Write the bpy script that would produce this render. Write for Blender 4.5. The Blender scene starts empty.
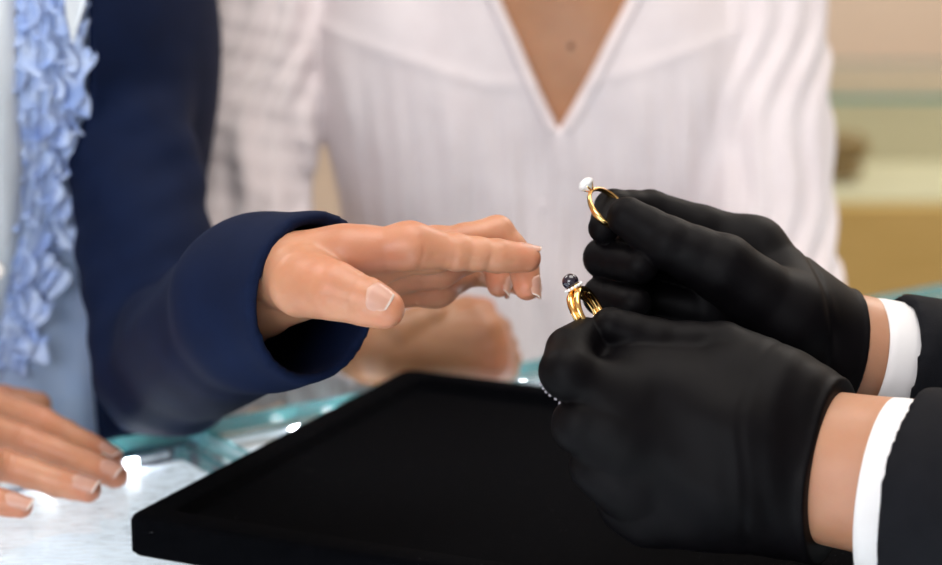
import bpy, math, random
import numpy as np
from mathutils import Vector, Matrix
random.seed(7); rng = np.random.default_rng(7)
S = bpy.context.scene
COL = S.collection
F32 = np.float32

# ------------------------------------------------------------------ camera frame
ZC = 0.95                      # height of the counter's glass top
FPX = 2000.0
TH = math.radians(12.45)
CAM = np.array([0, 0, ZC + 0.348])
FW = np.array([0, math.cos(TH), -math.sin(TH)])
RT = np.array([1.0, 0, 0])
UP = np.array([0, math.sin(TH), math.cos(TH)])
def P(px, py, d):
    return CAM + FW * d + RT * ((px - 471) / FPX * d) + UP * ((282.5 - py) / FPX * d)
def ray(px, py):
    v = FW + RT * ((px - 471) / FPX) + UP * ((282.5 - py) / FPX)
    return v
def G(px, py, h=0.0):
    v = ray(px, py)
    t = (ZC + h - CAM[2]) / v[2]
    return CAM + v * t
def V3(r, u, c):               # right, up, towards the camera
    v = RT * r + UP * u - FW * c
    return v / np.linalg.norm(v)
def nrm(v):
    v = np.asarray(v, float); return v / np.linalg.norm(v)

# ------------------------------------------------------------------ signed distance modelling
def smin(a, b, k):
    h = np.clip(0.5 + 0.5 * (b - a) / k, 0, 1)
    return b + (a - b) * h - k * h * (1 - h)
def smax(a, b, k):
    return -smin(-a, -b, k)
def cone(p, a, b, ra, rb):
    a = np.asarray(a, F32); b = np.asarray(b, F32)
    ba = b - a
    pa = p - a
    h = np.clip((pa @ ba) / max(float(ba @ ba), 1e-12), 0, 1)
    q = pa - h[:, None] * ba
    return np.sqrt((q * q).sum(1)) - (ra + (rb - ra) * h)
def ball(p, c, r):
    q = p - np.asarray(c, F32)
    return np.sqrt((q * q).sum(1)) - r
def ell(p, c, r, R=None):
    q = p - np.asarray(c, F32)
    if R is not None: q = q @ np.asarray(R, F32)          # columns of R are the axes
    r = np.asarray(r, F32)
    k0 = np.sqrt(((q / r) ** 2).sum(1)); k1 = np.sqrt(((q / (r * r)) ** 2).sum(1))
    return k0 * (k0 - 1) / np.maximum(k1, 1e-6)
def chain(p, nodes, k=0.002):
    d = None
    for (a, ra), (b, rb) in zip(nodes[:-1], nodes[1:]):
        c = cone(p, a, b, ra, rb)
        d = c if d is None else smin(d, c, k)
    return d
def plane(p, c, n):
    return (p - np.asarray(c, F32)) @ np.asarray(n, F32)

def surf_net(f, lo, hi, h, B=8):
    lo = np.asarray(lo, float); hi = np.asarray(hi, float)
    nb = np.ceil((hi - lo) / (h * B)).astype(int) + 1
    n = nb * B
    D = np.empty(n, F32)
    bi = np.stack(np.meshgrid(*[np.arange(k) for k in nb], indexing='ij'), -1).reshape(-1, 3)
    cen = (lo + (bi * B + (B - 1) / 2) * h).astype(F32)
    dc = np.concatenate([f(c) for c in np.array_split(cen, max(1, len(cen) // 200000))])
    act = np.abs(dc) < h * B * 0.87 * 1.35
    D6 = D.reshape(nb[0], B, nb[1], B, nb[2], B)
    D6[...] = np.sign(dc).reshape(nb)[:, None, :, None, :, None] * (h * B)
    off = np.stack(np.meshgrid(*[np.arange(B)] * 3, indexing='ij'), -1).reshape(-1, 3)
    ab = bi[act]
    for ch in np.array_split(ab, max(1, len(ab) // 600)):
        idx = (ch[:, None, :] * B + off[None]).reshape(-1, 3)
        d = f((lo + idx * h).astype(F32))
        D[idx[:, 0], idx[:, 1], idx[:, 2]] = d
    s = D < 0
    mixed = np.zeros(n - 1, np.int8)
    for i in (0, 1):
        for j in (0, 1):
            for k in (0, 1):
                mixed += s[i:n[0] - 1 + i, j:n[1] - 1 + j, k:n[2] - 1 + k]
    cells = np.argwhere((mixed > 0) & (mixed < 8))
    vid = np.full(n - 1, -1, np.int32)
    vid[cells[:, 0], cells[:, 1], cells[:, 2]] = np.arange(len(cells))
    acc = np.zeros((len(cells), 3)); cnt = np.zeros(len(cells))
    cor = [(i, j, k) for i in (0, 1) for j in (0, 1) for k in (0, 1)]
    val = {c: D[cells[:, 0] + c[0], cells[:, 1] + c[1], cells[:, 2] + c[2]] for c in cor}
    for c in cor:
        for ax in range(3):
            if c[ax]: continue
            e = list(c); e[ax] = 1; e = tuple(e)
            a, b = val[c], val[e]
            m = (a < 0) != (b < 0)
            t = np.where(m, a / np.where(a == b, 1, a - b), 0)
            q = np.tile(np.array(c, float), (len(cells), 1)); q[:, ax] += t
            acc += q * m[:, None]; cnt += m
    verts = lo + (cells + acc / cnt[:, None]) * h
    quads = []
    for ax in range(3):
        o1, o2 = [a for a in range(3) if a != ax]
        sl0 = [slice(None)] * 3; sl1 = [slice(None)] * 3
        sl0[ax] = slice(0, -1); sl1[ax] = slice(1, None)
        for o in (o1, o2):
            sl0[o] = slice(1, -1); sl1[o] = slice(1, -1)
        A = s[tuple(sl0)]; Bm = s[tuple(sl1)]
        loc = np.argwhere(A != Bm)
        if not len(loc): continue
        flip = A[loc[:, 0], loc[:, 1], loc[:, 2]]
        base = loc.copy(); base[:, o1] += 1; base[:, o2] += 1
        def cell(d1, d2):
            c = base.copy(); c[:, o1] -= d1; c[:, o2] -= d2
            return vid[c[:, 0], c[:, 1], c[:, 2]]
        q = np.stack([cell(1, 1), cell(0, 1), cell(0, 0), cell(1, 0)], 1)
        if ax == 1: flip = ~flip
        q[~flip] = q[~flip][:, ::-1]
        quads.append(q)
    q = np.concatenate(quads)
    return verts, q

def np_mesh(name, parts):
    """parts: list of (verts, quads) joined in one mesh"""
    vs, fs, o = [], [], 0
    for v, q in parts:
        vs.append(v); fs.append(q + o); o += len(v)
    v = np.concatenate(vs); q = np.concatenate(fs)
    me = bpy.data.meshes.new(name)
    me.vertices.add(len(v)); me.vertices.foreach_set('co', v.astype(F32).ravel())
    me.loops.add(q.size); me.loops.foreach_set('vertex_index', q.astype(np.int32).ravel())
    me.polygons.add(len(q)); me.polygons.foreach_set('loop_start', np.arange(0, q.size, 4, dtype=np.int32))
    me.update(calc_edges=True); me.validate()
    me.polygons.foreach_set('use_smooth', np.ones(len(me.polygons), bool))
    return me, v
def link(name, me, mat, parent=None, **props):
    o = bpy.data.objects.new(name, me)
    COL.objects.link(o)
    if mat is not None:
        for m in (mat if isinstance(mat, (list, tuple)) else [mat]): me.materials.append(m)
    if parent is not None:
        o.parent = parent; o.matrix_parent_inverse = Matrix.Translation(-world_loc(parent))
    for k, val in props.items(): o[k] = val
    return o
def world_loc(o):
    v = Vector(o.location)
    return v if o.parent is None else v      # children sit at the origin of the world frame
def empty(name, loc, label, cat, group=None):
    o = bpy.data.objects.new(name, None); COL.objects.link(o)
    o.location = loc; o.empty_display_size = 0.05
    o['label'] = label; o['category'] = cat
    if group: o['group'] = group
    return o
def tint_attr(me, verts, spots):
    t = np.zeros(len(verts))
    for c, r, a in spots:
        d2 = ((verts - np.asarray(c)) ** 2).sum(1)
        t = np.maximum(t, a * np.exp(-d2 / (r * r)))
    col = np.ones((len(verts), 4), F32); col[:, 0] = col[:, 1] = col[:, 2] = t
    at = me.color_attributes.new('tint', 'FLOAT_COLOR', 'POINT')
    at.data.foreach_set('color', col.ravel())

# ------------------------------------------------------------------ simple mesh builders
def pymesh(name, verts, faces, smooth=True):
    me = bpy.data.meshes.new(name)
    me.from_pydata([tuple(v) for v in verts], [], faces); me.update()
    if smooth:
        for p in me.polygons: p.use_smooth = True
    return me
def box(name, lo, hi, frame=None, bevel=0.0):
    import bmesh
    bm = bmesh.new()
    bmesh.ops.create_cube(bm, size=1)
    lo = np.array(lo, float); hi = np.array(hi, float)
    for v in bm.verts:
        c = (np.array(v.co) + 0.5) * (hi - lo) + lo
        v.co = Vector(c)
    if bevel > 0:
        bmesh.ops.bevel(bm, geom=list(bm.edges), offset=bevel, segments=3, affect='EDGES', profile=0.5)
    if frame is not None:
        O, X, Y, Z = [np.array(a, float) for a in frame]
        for v in bm.verts:
            c = v.co; v.co = Vector(O + X * c[0] + Y * c[1] + Z * c[2])
    bmesh.ops.recalc_face_normals(bm, faces=bm.faces)
    me = bpy.data.meshes.new(name); bm.to_mesh(me); bm.free()
    return me
def tube(name, pts, rad, seg=12, closed=False, squash=None):
    pts = [np.asarray(p, float) for p in pts]; n = len(pts)
    rads = rad if isinstance(rad, (list, tuple, np.ndarray)) else [rad] * n
    vs, fs = [], []
    prev = None
    for i, p in enumerate(pts):
        a = pts[(i - 1) % n] if (closed or i > 0) else p
        b = pts[(i + 1) % n] if (closed or i < n - 1) else p
        t = nrm(b - a)
        if prev is None:
            prev = np.cross(t, [0.3, 0.2, 0.93]); 
        x = nrm(prev - t * (prev @ t)); prev = x
        y = np.cross(t, x)
        for j in range(seg):
            an = 2 * math.pi * j / seg
            vs.append(p + rads[i] * (x * math.cos(an) + y * math.sin(an)))
    m = n if closed else n - 1
    for i in range(m):
        for j in range(seg):
            a = i * seg + j; b = i * seg + (j + 1) % seg
            c = ((i + 1) % n) * seg + (j + 1) % seg; d = ((i + 1) % n) * seg + j
            fs.append((a, b, c, d))
    if not closed:
        fs.append(tuple(range(seg))[::-1]); fs.append(tuple(range((n - 1) * seg, n * seg)))
    return pymesh(name, vs, fs)
def join_meshes(name, mes):
    vs, fs, o = [], [], 0
    for me in mes:
        vs += [tuple(v.co) for v in me.vertices]
        fs += [tuple(i + o for i in p.vertices) for p in me.polygons]
        o += len(me.vertices)
        
    return pymesh(name, vs, fs)
def sphere(name, c, r, X=None, scale=(1, 1, 1), seg=24):
    vs, fs = [], []
    R = np.eye(3) if X is None else np.asarray(X)
    nv = seg // 2
    for i in range(nv + 1):
        a = math.pi * i / nv
        for j in range(seg):
            b = 2 * math.pi * j / seg
            q = np.array([math.sin(a) * math.cos(b) * scale[0], math.sin(a) * math.sin(b) * scale[1], math.cos(a) * scale[2]]) * r
            vs.append(np.asarray(c) + R @ q)
    for i in range(nv):
        for j in range(seg):
            fs.append((i * seg + j, (i + 1) * seg + j, (i + 1) * seg + (j + 1) % seg, i * seg + (j + 1) % seg))
    me = pymesh(name, vs, fs)
    import bmesh
    bm = bmesh.new(); bm.from_mesh(me); bmesh.ops.remove_doubles(bm, verts=bm.verts, dist=1e-6)
    bmesh.ops.recalc_face_normals(bm, faces=bm.faces); bm.to_mesh(me); bm.free()
    for p in me.polygons: p.use_smooth = True
    return me

# ------------------------------------------------------------------ materials
def mat(name, base=(0.8, 0.8, 0.8), rough=0.6, metal=0.0, **kw):
    m = bpy.data.materials.new(name); m.use_nodes = True
    nt = m.node_tree; b = nt.nodes['Principled BSDF']
    b.inputs['Base Color'].default_value = (*base, 1); b.inputs['Roughness'].default_value = rough
    b.inputs['Metallic'].default_value = metal
    for k, val in kw.items():
        b.inputs[k.replace('_', ' ')].default_value = val
    return m
def nd(m, typ, **kw):
    n = m.node_tree.nodes.new(typ)
    for k, val in kw.items():
        if hasattr(n, k): setattr(n, k, val)
        else: n.inputs[k].default_value = val
    return n
def lk(m, a, b): m.node_tree.links.new(a, b)
def bsdf(m): return m.node_tree.nodes['Principled BSDF']
def noise_color(m, c1, c2, scale, detail=3, lo=0.35, hi=0.65, coord='Object', stretch=None):
    tc = nd(m, 'ShaderNodeTexCoord'); src = tc.outputs[coord]
    if stretch:
        mp = nd(m, 'ShaderNodeMapping'); mp.inputs['Scale'].default_value = stretch
        lk(m, src, mp.inputs['Vector']); src = mp.outputs['Vector']
    n = nd(m, 'ShaderNodeTexNoise'); n.inputs['Scale'].default_value = scale; n.inputs['Detail'].default_value = detail
    lk(m, src, n.inputs['Vector'])
    r = nd(m, 'ShaderNodeValToRGB')
    r.color_ramp.elements[0].position = lo; r.color_ramp.elements[1].position = hi
    r.color_ramp.elements[0].color = (*c1, 1); r.color_ramp.elements[1].color = (*c2, 1)
    lk(m, n.outputs['Fac'], r.inputs['Fac'])
    lk(m, r.outputs['Color'], bsdf(m).inputs['Base Color'])
    return r, n, src
def bump(m, src, scale, strength, dist=0.001, detail=2, typ='noise'):
    if typ == 'noise':
        n = nd(m, 'ShaderNodeTexNoise'); n.inputs['Scale'].default_value = scale; n.inputs['Detail'].default_value = detail
        lk(m, src, n.inputs['Vector']); h = n.outputs['Fac']
    else:
        n = nd(m, 'ShaderNodeTexWave'); n.inputs['Scale'].default_value = scale; n.inputs['Distortion'].default_value = 1.5
        lk(m, src, n.inputs['Vector']); h = n.outputs['Fac']
    b = nd(m, 'ShaderNodeBump'); b.inputs['Strength'].default_value = strength; b.inputs['Distance'].default_value = dist
    lk(m, h, b.inputs['Height']); lk(m, b.outputs['Normal'], bsdf(m).inputs['Normal'])

def skin_mat(name, c1, c2, red):
    m = mat(name, c1, 0.42, Subsurface_Weight=0.32, Subsurface_Scale=0.010)
    bsdf(m).inputs['Subsurface Radius'].default_value = (1.0, 0.32, 0.16)
    r, n, src = noise_color(m, c1, c2, 55, 4, 0.3, 0.7)
    at = nd(m, 'ShaderNodeAttribute'); at.attribute_name = 'tint'
    mx = nd(m, 'ShaderNodeMix'); mx.data_type = 'RGBA'
    lk(m, at.outputs['Fac'], mx.inputs[0]); lk(m, r.outputs['Color'], mx.inputs[6]); mx.inputs[7].default_value = (*red, 1)
    lk(m, mx.outputs[2], bsdf(m).inputs['Base Color'])
    bump(m, src, 900, 0.12, 0.0006, 3)
    return m
M = {}
M['skin_a'] = skin_mat('skin warm', (0.50, 0.222, 0.122), (0.58, 0.285, 0.168), (0.58, 0.17, 0.095))
M['skin_b'] = skin_mat('skin tan', (0.38, 0.180, 0.088), (0.43, 0.21, 0.105), (0.50, 0.15, 0.08))
M['skin_c'] = skin_mat('skin wrist', (0.43, 0.215, 0.125), (0.49, 0.255, 0.155), (0.56, 0.22, 0.12))
def nail_mat():
    m = mat('nail', (0.72, 0.40, 0.32), 0.34, Subsurface_Weight=0.1, Subsurface_Scale=0.003)
    at = nd(m, 'ShaderNodeAttribute'); at.attribute_name = 'tint'
    r = nd(m, 'ShaderNodeValToRGB')
    cr = r.color_ramp
    cr.elements[0].position = 0.0; cr.elements[0].color = (0.66, 0.40, 0.31, 1)
    cr.elements[1].position = 0.25; cr.elements[1].color = (0.58, 0.31, 0.235, 1)
    e = cr.elements.new(0.90); e.color = (0.56, 0.29, 0.21, 1)
    e = cr.elements.new(0.95); e.color = (0.82, 0.68, 0.60, 1)
    lk(m, at.outputs['Fac'], r.inputs['Fac']); lk(m, r.outputs['Color'], bsdf(m).inputs['Base Color'])
    return m
M['nail'] = nail_mat()
def cloth(name, c1, c2, scale, rough=0.85, sheen=0.3, bs=0.25, bscale=1500, dist=0.0004, **kw):
    m = mat(name, c1, rough, Sheen_Weight=sheen, **kw)
    r, n, src = noise_color(m, c1, c2, scale, 4)
    bump(m, src, bscale, bs, dist, 2)
    return m
M['glove'] = cloth('black glove fabric', (0.0020, 0.0016, 0.0022), (0.0030, 0.0025, 0.0034), 60, 0.52, 0.0, 0.3, 2200, 0.0003, Specular_IOR_Level=.085)
M['velvet'] = cloth('black velvet', (0.0012, 0.0014, 0.0022), (0.0020, 0.0022, 0.0032), 200, 0.95, 0.0, 0.5, 2500, 0.0004, Specular_IOR_Level=.03)
def lint(m):       # pale lint fibres caught in the velvet
    src = nd(m, 'ShaderNodeTexCoord').outputs['Object']
    v = nd(m, 'ShaderNodeTexVoronoi'); v.inputs['Scale'].default_value = 260; lk(m, src, v.inputs['Vector'])
    n = nd(m, 'ShaderNodeTexNoise'); n.inputs['Scale'].default_value = 45; lk(m, src, n.inputs['Vector'])
    a = nd(m, 'ShaderNodeMath', operation='LESS_THAN'); a.inputs[1].default_value = 0.10; lk(m, v.outputs['Distance'], a.inputs[0])
    b = nd(m, 'ShaderNodeMath', operation='GREATER_THAN'); b.inputs[1].default_value = 0.60; lk(m, n.outputs['Fac'], b.inputs[0])
    c = nd(m, 'ShaderNodeMath', operation='MULTIPLY'); lk(m, a.outputs[0], c.inputs[0]); lk(m, b.outputs[0], c.inputs[1])
    old = bsdf(m).inputs['Base Color'].links[0].from_socket
    mx = nd(m, 'ShaderNodeMix'); mx.data_type = 'RGBA'
    lk(m, c.outputs[0], mx.inputs[0]); lk(m, old, mx.inputs[6]); mx.inputs[7].default_value = (0.05, 0.05, 0.055, 1)
    lk(m, mx.outputs[2], bsdf(m).inputs['Base Color'])
lint(M['velvet'])
M['navy'] = cloth('navy suiting', (0.0015, 0.0064, 0.029), (0.0020, 0.0080, 0.035), 40, 0.8, 0.0, 0.3, 1200, 0.0005, Specular_IOR_Level=.15)
M['navy_lining'] = cloth('dark lining', (0.004, 0.005, 0.010), (0.006, 0.007, 0.013), 40, 0.6, 0.0)
M['shirt'] = cloth('pale blue cotton', (0.42, 0.55, 0.82), (0.48, 0.60, 0.85), 60, 0.85, 0.2, 0.3, 1200, 0.0004)
M['ruffle'] = cloth('blue ruffle', (0.30, 0.43, 0.78), (0.54, 0.65, 0.88), 90, 0.85, 0.2, 0.3, 900, 0.0004)
M['placket'] = cloth('lighter blue cotton', (0.78, 0.86, 0.94), (0.80, 0.88, 0.95), 60, 0.85, 0.2, 0.3, 1200, 0.0004)
M['blouse'] = cloth('white crinkled gauze', (0.78, 0.70, 0.71), (0.83, 0.755, 0.765), 30, 0.9, 0.2, 0.35, 420, 0.0012)
M['suit'] = cloth('charcoal suiting', (0.0055, 0.006, 0.0085), (0.008, 0.0085, 0.0115), 60, 0.8, 0.0, 0.35, 1500, 0.0005, Specular_IOR_Level=.12)
M['cuff'] = cloth('white shirt cuff', (0.80, 0.79, 0.80), (0.84, 0.83, 0.84), 60, 0.8, 0.2, 0.2, 1500, 0.0003)
M['trouser'] = cloth('dark trousers', (0.01, 0.012, 0.02), (0.014, 0.016, 0.026), 40)
M['stitch'] = mat('pale stitching', (.35, .32, .36), .5)
M['gold'] = mat('yellow gold', (0.95, 0.60, 0.22), 0.14, 1.0)
M['pearl'] = mat('dark stone', (0.012, 0.008, 0.022), 0.10, 0.0, Coat_Weight=1.0, Coat_Roughness=0.05)
M['diamond'] = mat('diamond', (0.95, 0.95, 0.97), 0.04, 0.0, IOR=1.9, Transmission_Weight=0.05)
M['button'] = mat('shirt button', (0.85, 0.84, 0.82), 0.25)
# ------------------------------------------------------------------ hands
def mm(nodes):
    return [(np.asarray(c, float), r / 1000.0) for c, r in nodes]
def finger_nodes(js):
    """joints -> nodes with slightly waisted phalanges"""
    out = []
    for (a, ra), (b, rb) in zip(js[:-1], js[1:]):
        out += [(a, ra), ((a * 0.5 + b * 0.5), (ra + rb) / 2 * 0.955)]
    out.append(js[-1])
    return out
def hand_fn(palm, fingers, kp=0.010, kf=0.0015, root_r=0.020, kmin=0.0012, extra=None):
    """palm: list of (a, ra, b, rb) capsules; fingers: lists of joints"""
    fin = [finger_nodes(f) for f in fingers]
    def f(p):
        d = None
        for a, ra, b, rb in palm:
            c = cone(p, a, b, ra, rb)
            d = c if d is None else smin(d, c, kp)
        res = d
        for nodes in fin:
            c = chain(p, nodes, 0.0025)
            q = p - np.asarray(nodes[0][0], F32)
            k = kmin + (kp - kmin) * np.exp(-(q * q).sum(1) / (root_r * root_r))
            res = np.minimum(res, smin(d, c, k))
        if extra is not None: res = extra(p, res)
        return res
    return f
def bounds(pts, pad):
    a = np.array([c for c, r in pts]); r = np.array([r for c, r in pts])[:, None]
    return (a - r).min(0) - pad, (a + r).max(0) + pad
def march(f, o, dirn, tmax=0.03, n=160):
    ts = np.linspace(0, tmax, n)
    pts = (np.asarray(o)[None] + np.asarray(dirn)[None] * ts[:, None]).astype(F32)
    d = f(pts)
    k = np.argmax(d < 0)
    if d[k] >= 0: return None
    if k == 0: return pts[0].astype(float)
    t = ts[k - 1] + (ts[k] - ts[k - 1]) * d[k - 1] / (d[k - 1] - d[k])
    return np.asarray(o) + np.asarray(dirn) * t
def make_nail(f, dip, tip, rt, dorsal, parent, w=0.0052, back=0.0045, fwd=None, lift=0.00035, label=None, amax=1.0):
    """nail plate laid on the finger's own surface"""
    ax = nrm(np.asarray(tip) - np.asarray(dip))
    n = nrm(dorsal - ax * (dorsal @ ax)); s = np.cross(ax, n)
    fwd = rt * 0.80 if fwd is None else fwd
    nu, nv = 13, 15
    vs, tv = [], []
    prevr = {}
    for j in range(nv):
        v = j / (nv - 1)
        along = -back + (back + fwd) * v
        hw = w * math.sqrt(max(.03, 1 - (max(0, .45 - v) / .45) ** 2)) * (1 - max(0, (v - 0.82) / 0.18) ** 2 * 0.16)
        for i in range(nu):
            u = (i / (nu - 1)) * 2 - 1
            a = u * hw / w * amax
            dirn = n * math.cos(a) + s * math.sin(a)
            c = np.asarray(tip) + ax * min(along, rt * 0.42)
            hit = march(f, c + dirn * 0.016, -dirn, 0.016)
            r = 0.006 if hit is None else (hit - c) @ dirn
            if along > rt * 0.42: r = prevr.get(i, r) * 0.985
            prevr[i] = r
            pos = np.asarray(tip) + ax * along + dirn * (r + lift - 0.0006 * max(0, (0.15 - v) / 0.15) - 0.0008 * abs(u) ** 3)
            # rounded free edge and cuticle
            pos = pos - ax * (0.0016 * u * u * (v > 0.5) * (v - 0.5) * 2) + ax * (0.0012 * u * u * (v < 0.4) * (0.4 - v) / 0.4)
            vs.append(pos); tv.append(v)
    fs = [(j * nu + i, j * nu + i + 1, (j + 1) * nu + i + 1, (j + 1) * nu + i) for j in range(nv - 1) for i in range(nu - 1)]
    me = pymesh('fingernail', vs, fs)
    at = me.color_attributes.new('tint', 'FLOAT_COLOR', 'POINT')
    for k, v in enumerate(tv): at.data[k].color = (v, v, v, 1)
    o = link('fingernail', me, M['nail'], parent)
    so = o.modifiers.new('th', 'SOLIDIFY'); so.thickness = 0.0003; so.offset = 0
    return o

def jt(*a):      # joints from (px, py, depth, mm)
    return [(P(x, y, d), r / 1000) for x, y, d, r in a]
def jg(*a):      # joints from (px, py, height above counter in mm, mm)
    return [(G(x, y, h / 1000), r / 1000) for x, y, h, r in a]

# ================================================================== PERSON IN NAVY JACKET
navy = empty('person', tuple(G(20, 480)[:2] + np.array([-0.12, 0.30])) + (0.0,),
             'person in navy jacket over ruffled pale blue shirt, reaching towards the rings', 'person')
# left hand, reaching to the rings
L_idx = jt((410, 246, .918, 9.8), (455, 252, .924, 8.5), (498, 256, .930, 7.7), (527, 258.5, .934, 6.6))
L_mid = jt((432, 250, .945, 9.5), (497, 233, .955, 8.2), (523, 262, .955, 7.3), (527, 287, .950, 6.4))
L_rng = jt((438, 266, .970, 9.0), (486, 252, .985, 7.7), (500, 271, .985, 7.0), (499, 285, .980, 6.0))
L_pnk = jt((436, 286, .992, 8.5), (474, 272, 1.010, 6.8), (518, 281, 1.005, 6.2), (531, 288, 1.0, 5.5))
L_thb = jt((303, 283, .906, 16), (335, 291, .892, 13), (367, 302, .888, 10.6), (385, 309, .886, 8.8))
L_w1, L_w2 = P(290, 269, .922), P(292, 280, .952)
L_elb = P(165, 366, 1.175)
L_palm = [(L_elb, .028, P(258, 294, .965), .019), (P(258, 294, .965), .019, P(285, 277, .938), .0165),
          (L_w1, .0145, P(345, 254, .918), .0112), (P(345, 254, .918), .0112, L_idx[0][0], .0098),
          (L_w1, .0145, P(365, 258, .935), .0125), (P(365, 258, .935), .0125, L_mid[0][0], .010),
          (L_w2, .016, L_rng[0][0], .0098), (L_w2, .016, P(345, 282, .975), .0145), (P(345, 282, .975), .0145, L_pnk[0][0], .0098)]
fL0 = hand_fn(L_palm, [L_idx, L_mid, L_rng, L_pnk, L_thb], kp=0.011)
def crease(p, d, items):
    for c, n, w, depth, side in items:      # c centre, n axis, w width, side normal that keeps it on one side
        q = p - np.asarray(c, F32)
        t = q @ np.asarray(n, F32); sd = q @ np.asarray(side, F32)
        rr = np.sqrt((q * q).sum(1))
        d = d + depth * np.exp(-(t / w) ** 2) * np.clip(sd / 0.004, 0, 1) * np.exp(-(rr / 0.018) ** 4)
    return d
ixd = nrm(L_idx[2][0] - L_idx[1][0])
cr_items = [(P(450, 252, .923), ixd, .0009, .0004, V3(0, -1, .5)), (P(486, 256, .928), ixd, .0009, .0004, V3(0, -1, .5)),
            (P(418, 250, .918), ixd, .0010, .0004, V3(0, -1, .5))]
thd = nrm(L_thb[2][0] - L_thb[1][0])
cr_items += [(P(362, 300, .888), thd, .0008, .0004, V3(-.1, .6, .8)), (P(357, 299, .888), thd, .0008, .0004, V3(-.1, .6, .8))]
fL = lambda p: crease(p, fL0(p), cr_items)
lo, hi = bounds(L_idx + L_mid + L_rng + L_pnk + L_thb + [(L_elb, .036)], .006)
handL = surf_net(fL, lo, hi, 0.0010)
# right hand, resting on the counter glass
R_idx = jg((-50, 388, 34, 10.2), (42, 422, 20, 8.6), (88, 446, 11, 7.7), (111, 458, 8.0, 6.6))
R_mid = jg((-45, 420, 36, 10.4), (26, 441, 21, 9.2), (82, 462, 11.5, 8.4), (115, 475, 8.8, 7.4))
R_rng = jg((-58, 455, 33, 10.0), (4, 465, 19, 8.9), (58, 482, 10.5, 8.1), (88, 489.5, 8.4, 7.1))
R_pnk = jg((-78, 488, 26, 9.2), (-40, 494, 15, 7.6), (0, 502, 9, 6.9), (21, 506.5, 7.4, 6.2))
R_thb = jg((-130, 415, 22, 14), (-62, 403, 18, 11.5), (2, 401, 14, 9.6), (38, 405, 10, 8.2))
R_w = G(-215, 425, .036)
R_elb = G(-215, 425, .036) + np.array([-.13, .20, .06])
R_palm = [(R_elb, .036, R_w, .022)] + [(R_w + (m[0][0] - R_w) * 0.15, .019, m[0][0], m[0][1]) for m in (R_idx, R_mid, R_rng, R_pnk)]
fR0 = hand_fn(R_palm, [R_idx, R_mid, R_rng, R_pnk, R_thb], kp=0.010, root_r=.016)
rk = []
for fg in (R_idx, R_mid, R_rng):
    a = nrm(fg[2][0] - fg[0][0])
    for t in (-.0036, 0.0, .0036):
        rk.append((fg[1][0] + a * t, a, .0008, .00055, np.array([0, 0, 1.0])))
    a2 = nrm(fg[3][0] - fg[1][0])
    for t in (-.0012, .0015):
        rk.append((fg[2][0] + a2 * t, a2, .0007, .0004, np.array([0, 0, 1.0])))
fR = lambda p: crease(p, fR0(p), rk)
lo, hi = bounds(R_idx + R_mid + R_rng + R_pnk + R_thb + [(R_elb, .036)], .006)
handR = surf_net(fR, lo, hi, 0.0011)

# torso (turned towards the rings)
NC = P(-22, 300, 1.34); NC[2] = 0
ang = math.radians(42)
NX = np.array([math.cos(ang), math.sin(ang), 0]); NY = np.array([-math.sin(ang), math.cos(ang), 0])   # NX to her left, NY to her back
NR = np.stack([NX, NY, np.array([0, 0, 1.0])], 1)
def nl(x, y, z): return NC + NX * x + NY * y + np.array([0, 0, z])
shL, shR = nl(.125, .06, 1.34), nl(-.155, .02, 1.34)
def torso_n(p, g=0.0):
    d = ell(p, nl(0, 0, 1.16), (.155 + g, .105 + g, .27 + g), NR)
    d = smin(d, ell(p, nl(0, .005, .86), (.155 + g, .11 + g, .22 + g), NR), .06)
    d = smin(d, ell(p, nl(0, -.045, 1.17), (.12 + g, .085 + g, .10 + g), NR), .05)
    d = smin(d, cone(p, nl(-.13, .02, 1.335), nl(.13, .02, 1.335), .055 + g, .055 + g), .05)
    return d
def body_n(p):
    d = torso_n(p)
    d = smin(d, cone(p, nl(0, .01, 1.36), nl(0, 0, 1.50), .055, .05), .03)
    for a, b in ((shL, L_elb), (shR, R_elb)):
        d = smin(d, cone(p, a, b, .024, .024), .006)
    for s in (-1, 1):
        d = smin(d, cone(p, nl(s * .085, 0, .80), nl(s * .08, 0, .05), .08, .04), .04)
    return d
tor = surf_net(body_n, np.array([-.62, 1.0, .0]), np.array([.25, 1.75, 1.56]), .008)
me, v = np_mesh('body', [handL, handR, tor])
spots = [(c, .010, .55) for c in (L_idx[3][0], L_mid[3][0], L_rng[3][0], L_pnk[3][0], L_thb[3][0], R_idx[3][0], R_mid[3][0], R_rng[3][0], R_pnk[3][0])]
spots += [(P(385, 250, .92), .03, .22), (P(420, 290, .97), .03, .35), (P(310, 290, .89), .012, -0.0)]
spots += [(c, .010, .45) for c in (R_idx[1][0], R_mid[1][0], R_rng[1][0], L_idx[0][0])] + [(P(330, 275, .89), .015, .25), (P(372, 265, .92), .02, .5)]
tint_attr(me, v, spots)
navy_body = link('body', me, M['skin_a'], navy)
make_nail(fL, L_thb[2][0], L_thb[3][0], .0088, V3(-.20, .62, .75), navy_body, w=.0060, back=.0085, fwd=.0035, amax=.95)
make_nail(fL, L_idx[2][0], L_idx[3][0], .0066, V3(.1, 1, -.15), navy_body, w=.0050, back=.0050, fwd=.0068)
make_nail(fL, L_mid[2][0], L_mid[3][0], .0064, V3(1, .15, .35), navy_body, w=.0048, back=.0045, fwd=.0075)
make_nail(fL, L_rng[2][0], L_rng[3][0], .0060, V3(1, .1, .1), navy_body, w=.0046, back=.0045, fwd=.0075)
for fg, dr in ((R_idx, V3(.1, 1, .45)), (R_mid, V3(.05, .75, .7)), (R_rng, V3(.05, .75, .7)), (R_pnk, V3(.05, .75, .7))):
    make_nail(fR, fg[2][0], fg[3][0], fg[3][1], dr, navy_body, w=fg[3][1] * .82, back=.0082, fwd=.0078, amax=1.0)

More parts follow.
